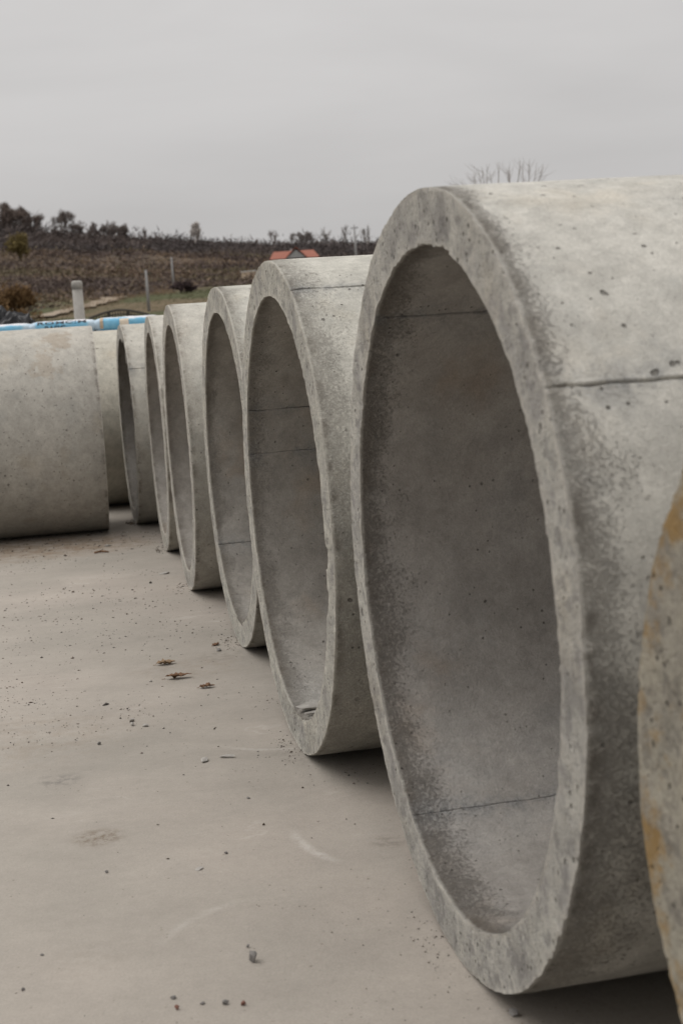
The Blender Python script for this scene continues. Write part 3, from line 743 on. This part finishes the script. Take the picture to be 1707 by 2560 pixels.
for kx in range(1, 8):
    for i in range(16):
        a_, b_ = ftop(i / 16), ftop((i + 1) / 16)
        parts.append(tube((a_[0], 0.03, a_[1] - .075 * kx), (b_[0], 0.03, b_[1] - .075 * kx), .011, .011, 4, False))
mesh('rail_wires', *merge(parts), MAT_WIRE, fe)
for i in range(1, 22):
    x_, z_ = ftop(i / 22); mesh('bar', *tube((x_, -0.03, 0.2), (x_, -0.03, z_ - .02), .010, .010, 4), MAT_WIRE, fe)

# ------------------------------------------------------------------ house, shed, poles, path on the hill
MAT_ROOF = plain('clay_tile_roof', (0.25, 0.095, 0.065), 0.85, 3, 0.25, 0.03); MAT_RENDER = plain('grey_render', (0.33, 0.33, 0.32), 0.9, 2, 0.15)
MAT_CREAMW = plain('cream_wall', (0.52, 0.42, 0.31), 0.9, 2, 0.15); MAT_GLASS = plain('dark_window_glass', (0.03, 0.035, 0.04), 0.15, 1, 0.1, 0, 0.6)
MAT_FRAME = plain('white_frame', (0.6, 0.6, 0.58), 0.6, 3, 0.1)
HY = 330.0
hl, hr = at(673, 652, HY), at(797, 645, HY)
W_ = hr[0] - hl[0]; hx = (hl[0] + hr[0]) / 2; gz = float(height(hx, HY))
eave = at(735, 646, HY)[2]; ridge_z = at(735, 626, HY)[2]
hz = max(eave - gz, 2.4); rz_ = ridge_z - eave
house = empty('house', (hx, HY, eave - hz), 0.05); tag(house, 'far house with a red tiled roof and a grey front gable on the hillside', 'house')
D2 = 4.2; W2 = W_ / 2
mesh('wall', *box(-W2 + .5, W2 - .5, -D2 + .5, D2 - .5, -1.5, hz, 0), MAT_RENDER, house)
rt = rz_
Vr = [(-W2, -D2, hz - .15), (W2, -D2, hz - .15), (W2, D2, hz - .15), (-W2, D2, hz - .15), (-W2 + 1.1, 0, hz + rt), (W2 - 1.1, 0, hz + rt)]
roof = mesh('roof', Vr, [(0, 1, 5, 4), (2, 3, 4, 5), (1, 2, 5), (3, 0, 4), (3, 2, 1, 0)], MAT_ROOF, house)
gw = 2.3; gx_ = 0.4
Vg = [(gx_ - gw, -D2 - .5, hz - .1), (gx_ + gw, -D2 - .5, hz - .1), (gx_, -D2 - .5, hz + rt * .95), (gx_ - gw, 0, hz - .1), (gx_ + gw, 0, hz - .1), (gx_, 0, hz + rt * 1.25)]
Vg2 = [(gx_ - gw - .35, -D2 - .8, hz - .25), (gx_, -D2 - .8, hz + rt * 1.25 + .1), (gx_ + gw + .35, -D2 - .8, hz - .25), (gx_ - gw - .35, 0, hz - .25), (gx_, 0.4, hz + rt * 1.25 + .1), (gx_ + gw + .35, 0, hz - .25)]
mesh('gable_roof', Vg2 + [(a, b, c_ - .18) for a, b, c_ in Vg2], [(0, 1, 4, 3), (1, 2, 5, 4), (6, 9, 10, 7), (7, 10, 11, 8), (0, 6, 7, 1), (1, 7, 8, 2)], MAT_ROOF, house)
mesh('gable_wall', Vg, [(0, 1, 2), (3, 5, 4), (0, 3, 4, 1)], MAT_RENDER, house)
mesh('chimney', *box(-0.25, 0.25, -0.25, 0.25, -.8, .55, .02), MAT_RENDER, roof).location = (gx_ - 0.9, 0.9, hz + rt)
for xx in (-W2 + 1.6, -W2 + 3.2, W2 - 1.8):
    wd_ = mesh('window', *box(xx - .55, xx + .55, -D2 + .44, -D2 + .56, hz - 1.9, hz - .7, .01), MAT_FRAME, house)
    mesh('pane', *box(xx - .47, xx + .47, -D2 + .42, -D2 + .50, hz - 1.82, hz - .78), MAT_GLASS, wd_)
dr_ = mesh('door', *box(gx_ - .5, gx_ + .5, -D2 + .42, -D2 + .56, hz - 2.3, hz - .25, .01), MAT_WOOD, house)
mesh('door_handle', *box(gx_ + .36, gx_ + .42, -D2 + .36, -D2 + .43, hz - 1.35, hz - 1.2), MAT_WIRE, dr_)

p0 = march(606, 697); SY = float(p0[1]); s0, s1 = at(606, 697, SY), at(640, 676, SY); sw = s1[0] - s0[0]
shed = empty('shed', ((s0[0] + s1[0]) / 2, SY, s0[2] - .15), -0.1); tag(shed, 'small cream shed with a low roof left of the red roofed house', 'shed')
sh_ = s1[2] - s0[2]
mesh('wall', *box(-sw / 2, sw / 2, -1, 1, -.5, sh_, .02), MAT_CREAMW, shed)
mesh('roof', *box(-sw / 2 - .12, sw / 2 + .12, -1.15, 1.15, sh_ + .003, sh_ + .16, .02), MAT_FRAME, shed)
mesh('door', *box(sw * .1, sw * .1 + .7, -1.03, -.98, .05, min(1.6, sh_ * .85), .01), MAT_WOOD, shed)

MAT_POLE = plain('concrete_pole', (0.25, 0.245, 0.24), 0.85, 3, 0.2)
def utility_pole(label, bx_, by_, tx_, ty_, dist, r0):
    b_ = at(bx_, by_, dist); t_ = at(tx_, ty_, dist); g_ = float(height(b_[0], dist)); H_ = t_[2] - g_ + 0.3
    root = empty('utility_pole', (b_[0], dist, g_ - .3)); tag(root, label, 'utility pole', 'utility poles on the hillside')
    mesh('shaft', *lathe([(r0, 0), (r0 * .62, H_)], 10), MAT_POLE, root, True)
    mesh('crossarm', *box(-.75, .75, -.06, .06, H_ - .55, H_ - .42, .01), MAT_WIRE, root)
    for xx in (-.65, 0.0, .65):
        mesh('insulator', *[(lambda V_, F_: ([(x + xx, y, z) for x, y, z in V_], F_))(*lathe([(.035, H_ - .42 if xx else H_), (.06, (H_ - .36 if xx else H_ + .06)), (.03, (H_ - .24 if xx else H_ + .18))], 8))][0], MAT_WIRE, root)
utility_pole('pale utility pole in front of the brown thicket, left of the fifth pipe', 373, 783, 370, 674, 180, 0.22)
utility_pole('thin far utility pole, its foot beside the dark bush', 434, 712, 430, 642, 260, 0.22)
utility_pole('dark utility pole against the sky right of the red roofed house', 890, 640, 887, 563, 290, 0.27)

MAT_PATH = plain('dirt_track', (0.23, 0.185, 0.135), 0.95, 0.5, 0.3, 0.05)
pts = [march(*p_) for p_ in ((95, 797), (140, 787), (185, 776), (225, 766), (262, 756), (292, 746))]
pts = np.array(pts); tt = np.linspace(0, len(pts) - 1, 60); PX = np.interp(tt, range(len(pts)), pts[:, 0]); PY = np.interp(tt, range(len(pts)), pts[:, 1])
V = []
for i in range(60):
    dx, dy = (PX[min(i + 1, 59)] - PX[max(i - 1, 0)]), (PY[min(i + 1, 59)] - PY[max(i - 1, 0)]); l_ = math.hypot(dx, dy) or 1
    wd_ = 1.6 + 0.8 * math.sin(i * .7) * random.random()
    for sg in (-1, -.5, 0, .5, 1):
        X_, Y_ = PX[i] - dy / l_ * wd_ * sg, PY[i] + dx / l_ * wd_ * sg; V.append((X_, Y_, float(height(X_, Y_)) + .30))
o = mesh('dirt_path', V, grid_faces(5, 60, False), MAT_PATH, None, True); kind(o, 'structure')

# ------------------------------------------------------------------ trees and thicket
def branch_tree(rnd, H_, spread, levels=5, n0=1, trunk_f=0.25, r0=None, up=0.35, split=(2, 4), tw=5, twr=0.012):
    """list of segments (p, q, rp, rq, level)"""
    segs = []
    def grow(p, d, ln, r, lv):
        nseg = 3 if lv < 3 else 2; q_ = p
        for i in range(nseg):
            d = d + rnd.normal(size=3) * 0.16; d[2] += up * 0.12; d = d / np.linalg.norm(d)
            e = q_ + d * ln / nseg; rr = r * (1 - 0.28 * (i + 1) / nseg) ; segs.append((q_, e, r * (1 - 0.28 * i / nseg), rr, lv)); q_ = e
        if lv >= levels: return
        for _ in range(rnd.integers(split[0], split[1] + 1)):
            v = rnd.normal(size=3); v -= d * (v @ d); v /= np.linalg.norm(v)
            dd = d * rnd.uniform(.7, 1.1) + v * spread * rnd.uniform(.5, 1.1); dd[2] += up * .3; dd /= np.linalg.norm(dd)
            grow(q_ if rnd.random() < .7 else (q_ * .6 + p * .4), dd, ln * rnd.uniform(.62, .85), r * .62, lv + 1)
    for _ in range(n0):
        d0 = np.array([0, 0, 1.0]) + rnd.normal(size=3) * (0.08 if n0 == 1 else 0.35); d0 /= np.linalg.norm(d0)
        grow(np.zeros(3), d0, H_ * trunk_f, r0 or H_ * .022, 0)
    return segs
def segs_mesh(segs, lv0, lv1, col, rnd, twigs=0, twl=0.6, tww=0.02, leafcol=None, leafs=0, leafsz=.12):
    V, T, C = [], [], []; nv_ = 0
    for p, q_, r1, r2, lv in segs:
        if lv < lv0 or lv > lv1: continue
        m_ = 6 if lv < 2 else 3; d = q_ - p; l_ = np.linalg.norm(d); d = d / l_
        a = np.cross(d, [0, 0, 1] if abs(d[2]) < .9 else [1, 0, 0]); a /= np.linalg.norm(a); b = np.cross(d, a)
        ang = np.arange(m_) * 2 * np.pi / m_; ring = np.cos(ang)[:, None] * a + np.sin(ang)[:, None] * b
        V.append(p + ring * r1); V.append(q_ + ring * r2); i0 = np.arange(m_); i1 = (i0 + 1) % m_
        T.append(np.stack([i0, i1, m_ + i1], -1) + nv_); T.append(np.stack([i0, m_ + i1, m_ + i0], -1) + nv_); nv_ += 2 * m_
        C.append(np.tile(np.array(col) * rnd.uniform(.8, 1.2), (2 * m_, 1)))
        if twigs and lv >= lv1 - 1:
            for _ in range(twigs):
                f = rnd.random(); s_ = p + d * l_ * f; dd = d + rnd.normal(size=3) * .75; dd[2] += .25; dd /= np.linalg.norm(dd)
                sd_ = np.cross(dd, rnd.normal(size=3)); sd_ /= np.linalg.norm(sd_)
                V.append(np.array([s_ - sd_ * tww, s_ + sd_ * tww, s_ + dd * twl * rnd.uniform(.5, 1.2)])); T.append(np.array([[0, 1, 2]]) + nv_); nv_ += 3
                C.append(np.tile(np.array(col) * rnd.uniform(.7, 1.3), (3, 1)))
            for _ in range(leafs):
                s_ = p + d * l_ * rnd.random() + rnd.normal(size=3) * twl * .5; v1 = rnd.normal(size=3) * leafsz; v2 = rnd.normal(size=3) * leafsz
                V.append(np.array([s_, s_ + v1, s_ + v2])); T.append(np.array([[0, 1, 2]]) + nv_); nv_ += 3; C.append(np.tile(np.array(leafcol) * rnd.uniform(.6, 1.4), (3, 1)))
    return np.concatenate(V), np.concatenate(T), np.concatenate(C)
def tree(name, label, px, base_py, top_py, dist, spread, seed, col=(0.075, 0.06, 0.055), group='bare trees along the skyline', n0=1, levels=5, twigs=3, up=.35, tww=None, leafcol=None, leafs=0, trunk_f=.25, split=(2, 4), zbase=None, cat='tree', leafsz=.25, width=None):
    rnd = np.random.default_rng(seed); b_ = at(px, base_py, dist); g_ = float(height(b_[0], dist)) if zbase is None else zbase
    t_ = at(px, top_py, dist); H_ = max(t_[2] - g_, 1.0)
    segs = branch_tree(rnd, H_, spread, levels, n0, trunk_f, up=up, split=split)
    zs = max(s_[1][2] for s_ in segs) or 1; f = H_ / zs
    fx = f
    if width: fx = width / 2 / np.percentile([abs(s_[1][0]) for s_ in segs], 97)
    Sc = np.array([fx, fx, f])
    segs = [(p * Sc, q_ * Sc, a * f, c_ * f, l_) for p, q_, a, c_, l_ in segs]
    root = empty(name, (b_[0], dist, g_ - .1)); tag(root, label, cat, group)
    V, T, C = segs_mesh(segs, 0, 1, col, rnd); tri_mesh('trunk', V, T, MAT_TINT, root, C)
    V, T, C = segs_mesh(segs, 2, levels, col, rnd, twigs, H_ * .10, tww or dist * 0.00006, leafcol, leafs, leafsz); tri_mesh('crown', V, T, MAT_TINT, root, C)
    return root
BR = (0.19, 0.16, 0.145); BRR = (0.19, 0.15, 0.13); GRY = (0.30, 0.28, 0.26)
tree('bare_tree', 'broad brownish tree on the skyline at the left edge', 12, 585, 505, 585, .95, 21, BRR, leafcol=(.17, .135, .115), leafs=2, width=12, n0=3, trunk_f=.20, twigs=4)
tree('bare_tree', 'tall brownish tree second from the left edge on the skyline', 50, 585, 515, 585, .95, 22, BRR, leafcol=(.17, .135, .115), leafs=2, width=11, n0=3, trunk_f=.20, twigs=4)
tree('bare_tree', 'reddish brown tree sloping down at the right of the left skyline clump', 86, 585, 527, 585, .95, 23, BRR, leafcol=(.17, .135, .115), leafs=2, width=9, n0=3, trunk_f=.20, twigs=4)
tree('bare_tree', 'lone bare tree with a round open crown right of the left clump', 158, 590, 522, 585, .95, 24, BR, width=9, n0=3, trunk_f=.20, twigs=4)
tree('bare_tree', 'low dark tree under the right side of the lone open crowned tree', 185, 590, 551, 585, .95, 25, BR, width=8, n0=3, trunk_f=.20, twigs=4)
tree('bare_tree', 'small bare tree at the left end of the low skyline group', 236, 592, 553, 585, .95, 26, BR, width=7, n0=3, trunk_f=.20, twigs=4)
tree('bare_tree', 'rounded bare tree in the middle of the low skyline group', 283, 592, 548, 585, .95, 27, BR, width=10, n0=3, trunk_f=.20, twigs=4)
tree('bare_tree', 'small bare tree at the right end of the low skyline group', 315, 592, 556, 585, .95, 28, BR, width=6, n0=3, trunk_f=.20, twigs=4)
tree('bare_tree', 'thin spindly sapling on the skyline right of the low group', 368, 596, 566, 585, .5, 29, BR, width=3, n0=2, trunk_f=.24, twigs=3, levels=3)
tree('bare_tree', 'single pale egg shaped tree standing alone on the skyline', 486, 590, 555, 585, .45, 30, (.5, .46, .43), width=3.6, leafcol=(.5, .46, .43), leafs=2, n0=2)
tree('bare_tree', 'small spiky tree on the skyline left above the red roof', 683, 600, 571, 585, .5, 31, BR, width=4, n0=2, trunk_f=.24, twigs=3, levels=3)
tree('bare_tree', 'dark rounded tree on the skyline just above the red roof', 748, 606, 577, 585, .8, 32, BR, width=11, n0=3, trunk_f=.20, twigs=4)
tree('bare_tree', 'thin pale tree left of the dark utility pole', 815, 604, 566, 585, .5, 33, GRY, width=4, n0=2, trunk_f=.24, twigs=3, levels=3)
tree('bare_tree', 'tall thin tree close to the left of the dark utility pole', 866, 606, 560, 585, .4, 34, GRY, width=3, n0=2, trunk_f=.24, twigs=3, levels=3)
tree('bare_tree', 'wispy grey tree just right of the dark utility pole', 919, 606, 560, 585, .6, 35, GRY, width=4, n0=2, trunk_f=.24, twigs=3, levels=3)
def pollard(label, px, dist, seed):
    rnd = np.random.default_rng(seed); c0 = at(px, 430, dist); segs = []; zt = at(px, 393, dist)[2]
    P0 = np.zeros(3); fork = np.array([0.1, 0, zt * .55])
    segs += [(P0, fork * .5 + [.05, 0, 0], .22, .18, 0), (fork * .5 + [.05, 0, 0], fork, .18, .16, 0)]
    subs = [np.array([-.55, .1, zt - 1.7]), np.array([-.25, -.1, zt - 1.25]), np.array([.30, .15, zt - 1.35]), np.array([.65, 0, zt - 1.8])]
    for q_ in subs: segs += [(fork, q_, .10, .05, 1)]
    for i, X_ in enumerate(np.linspace(-1.4, 1.4, 19) + np.random.default_rng(5).normal(size=19) * .07):
        tip = np.array([X_ + rnd.normal() * .08, rnd.normal() * .5, zt - rnd.uniform(.0, .35) - .10 * X_ * X_])
        sf = subs[int(np.argmin([abs(q_[0] - X_) for q_ in subs]))]
        el = sf * .45 + tip * .55 + np.array([(X_ - sf[0]) * .12, rnd.normal() * .08, -.05])
        segs += [(sf, el, .030, .018, 2), (el, tip, .016, .004, 3)]
        for b_ in range(5):
            f_ = rnd.uniform(.1, .8); q0 = el + (tip - el) * f_
            q1 = q0 + np.array([(X_ - sf[0]) * .35 + rnd.normal() * .17, rnd.normal() * .15, rnd.uniform(.16, .42)]); q1[2] = min(q1[2], zt - .02)
            qm = (q0 + q1) / 2 + np.array([rnd.normal() * .04, 0, -.03]); segs += [(q0, qm, .008, .006, 3), (qm, q1, .006, .0025, 3)]
    root = empty('pollard_tree', (c0[0], dist, -.05)); tag(root, label, 'tree', 'bare trees near the yard')
    V, T, C = segs_mesh(segs, 0, 1, (.36, .34, .325), rnd); tri_mesh('trunk', V, T, MAT_TINT, root, C)
    V, T, C = segs_mesh(segs, 2, 3, (.36, .34, .325), rnd); tri_mesh('crown', V, T, MAT_TINT, root, C)
pollard('bare branches of a tree showing above the front pipe', 1256, 46, 36)
tree('bush', 'orange brown leafy bush at the left edge above the black plastic', 46, 778, 702, 172, .9, 41, (.12, .075, .04), group='bushes on the hillside', n0=7, levels=3, twigs=6, leafcol=(.155, .095, .045), leafs=12, trunk_f=.3, cat='bush', leafsz=.16, width=6.4)
tree('bush', 'olive yellow bush on the upper slope near the left edge', 50, 612, 583, 450, .9, 42, (.13, .10, .05), group='bushes on the hillside', n0=6, levels=3, twigs=5, leafcol=(.16, .125, .05), leafs=9, trunk_f=.3, cat='bush', leafsz=.3, width=6)
tree('bush', 'dark purplish bush at the foot of the thin far pole', 452, 724, 703, 235, .9, 43, (.075, .055, .055), group='bushes on the hillside', n0=7, levels=3, twigs=8, leafcol=(.07, .05, .05), leafs=8, trunk_f=.3, cat='bush', leafsz=.16, width=4.6)

# thicket: thousands of bare shrubs that read as one mass
def thicket(name, label, cat, n_, sampler, palette, hmin, hmax, twn, seed, wd=0.00012, lean=0.75, rag=True, boost=None, up=0.75, tl=1.0):
    r = np.random.default_rng(seed); P = sampler(r, n_); n_ = len(P)
    X_, Y_ = P[:, 0], P[:, 1]; Z_ = height(X_, Y_)
    S_ = r.uniform(hmin, hmax, n_); ci = (fbm(X_ / 26, Y_ / 20, 0, seed, 4) * 2.6 - .80 + r.normal(size=n_) * .13); ci = np.clip((ci * len(palette)).astype(int), 0, len(palette) - 1)
    if rag: S_ = S_ * (0.45 + 1.25 * fbm(X_ / 11, Y_ / 40, 0, seed + 5, 3))
    if boost is not None: S_ = S_ * boost(X_, Y_)
    PC = np.array(palette)[ci] * r.uniform(.75, 1.25, (n_, 1))
    base = np.stack([X_, Y_, Z_ - .1], -1)[:, None, :].repeat(twn, 1)
    S3 = S_[:, None].repeat(twn, 1)
    d = r.normal(size=(n_, twn, 3)) * np.array([lean, lean, .35]); d[..., 2] = np.abs(d[..., 2]) + up; d /= np.linalg.norm(d, axis=-1, keepdims=True)
    st_ = base + r.normal(size=(n_, twn, 3)) * S3[..., None] * np.array([.30, .30, 0]) + d * S3[..., None] * (r.random((n_, twn, 1)) ** 1.2) * .75
    tip = st_ + d * S3[..., None] * r.uniform(.2, .55, (n_, twn, 1)) * tl + r.normal(size=(n_, twn, 3)) * S3[..., None] * .07
    sd_ = np.cross(d, r.normal(size=(n_, twn, 3))); sd_ /= np.linalg.norm(sd_, axis=-1, keepdims=True)
    w_ = (Y_ * wd)[:, None, None] * r.uniform(.5, 1.5, (n_, twn, 1))
    V = np.stack([st_ - sd_ * w_, st_ + sd_ * w_, tip], 2).reshape(-1, 3)
    T = np.arange(len(V)).reshape(-1, 3)
    C = (PC[:, None, None, :] * r.uniform(.88, 1.12, (n_, twn, 1, 1))).repeat(3, 2).reshape(-1, 3)
    o_ = tri_mesh(name, V, T, MAT_TINT, None, C); kind(o_, 'stuff'); o_['label'] = label; o_['category'] = cat
    return o_
def area(y0, y1, keep):
    def f(r, n_):
        y_ = np.sqrt(r.uniform(y0 ** 2, y1 ** 2, n_ * 3)); az = r.uniform(-.36, .36, n_ * 3); x_ = az * y_
        k_ = keep(x_, y_, r); return np.stack([x_[k_], y_[k_]], -1)[:n_]
    return f
def low_edge(x_, y_):   # nearer limit of the brown thicket: comes closer on the left, recedes behind the grass on the right
    az = x_ / y_
    return np.interp(az, [-.36, -.235, -.19, -.15, -.12, -.09, 0.36], [190, 190, 205, 235, 262, 268, 270])
def k1(x_, y_, r): return (y_ > low_edge(x_, y_) + 22 * (fbm(x_ / 12, y_ / 12, 0, 61, 3) - .5)) & ~((np.abs(y_ - 447 - 14 * (fbm(x_ / 25, 0, 0, 62, 3) - .5)) < 22 * fbm(x_ / 30, 3, 0, 64, 2) * 2 - 6) & (r.random(len(y_)) < .7))
thicket('brown_thicket', 'dense brown leafless thicket covering the hillside', 'thicket', 22000, area(190, 500, k1),
        [(.092, .071, .064), (.108, .083, .073), (.132, .101, .084), (.185, .135, .095), (.14, .116, .075)], 1.2, 3.4, 20, 71, 0.00055, 1.5, up=0.05, tl=.55)
thicket('ridge_woods', 'dark bare woods along the top of the hill', 'wood', 11000, area(480, 625, lambda x_, y_, r: y_ > 486 + 14 * fbm(x_ / 20, 0, 0, 66, 2)),
        [(.085, .073, .071), (.098, .082, .077), (.115, .092, .083)], 3.0, 6.6, 24, 72, 0.00038, 1.4, up=0.1, tl=.6,
        boost=lambda x_, y_: np.interp(x_ / y_, [-.30, -.225, -.19, -.15, -.11, -.06, 0, .3], [2.0, 1.9, 1.25, 1.1, .75, .75, .9, .9]) * np.where((y_ > 555) & (y_ < 612), 1.25, .9))
def k3(x_, y_, r):
    e = low_edge(x_, y_); az = x_ / y_
    return (np.abs(y_ - (e - 16)) < 15) & (az > -.185) & (az < -.105) | ((np.abs(y_ - 447) < 24) & (r.random(len(y_)) < .35))
thicket('dry_grass', 'tall straw coloured dry grass between thicket and meadow', 'grass', 9000, area(150, 480, k3),
        [(.22, .16, .105), (.26, .19, .125), (.19, .135, .085)], .5, 1.3, 16, 73, 0.0001, .35)
def k4(x_, y_, r): return y_ < low_edge(x_, y_) - 5
thicket('meadow_grass', 'rough green and tan grass of the lower slope', 'grass', 12000, area(64, 260, k4),
        [(.072, .078, .036), (.082, .084, .042), (.105, .092, .052), (.065, .070, .034)], .12, .35, 12, 74, 0.00012, .5)
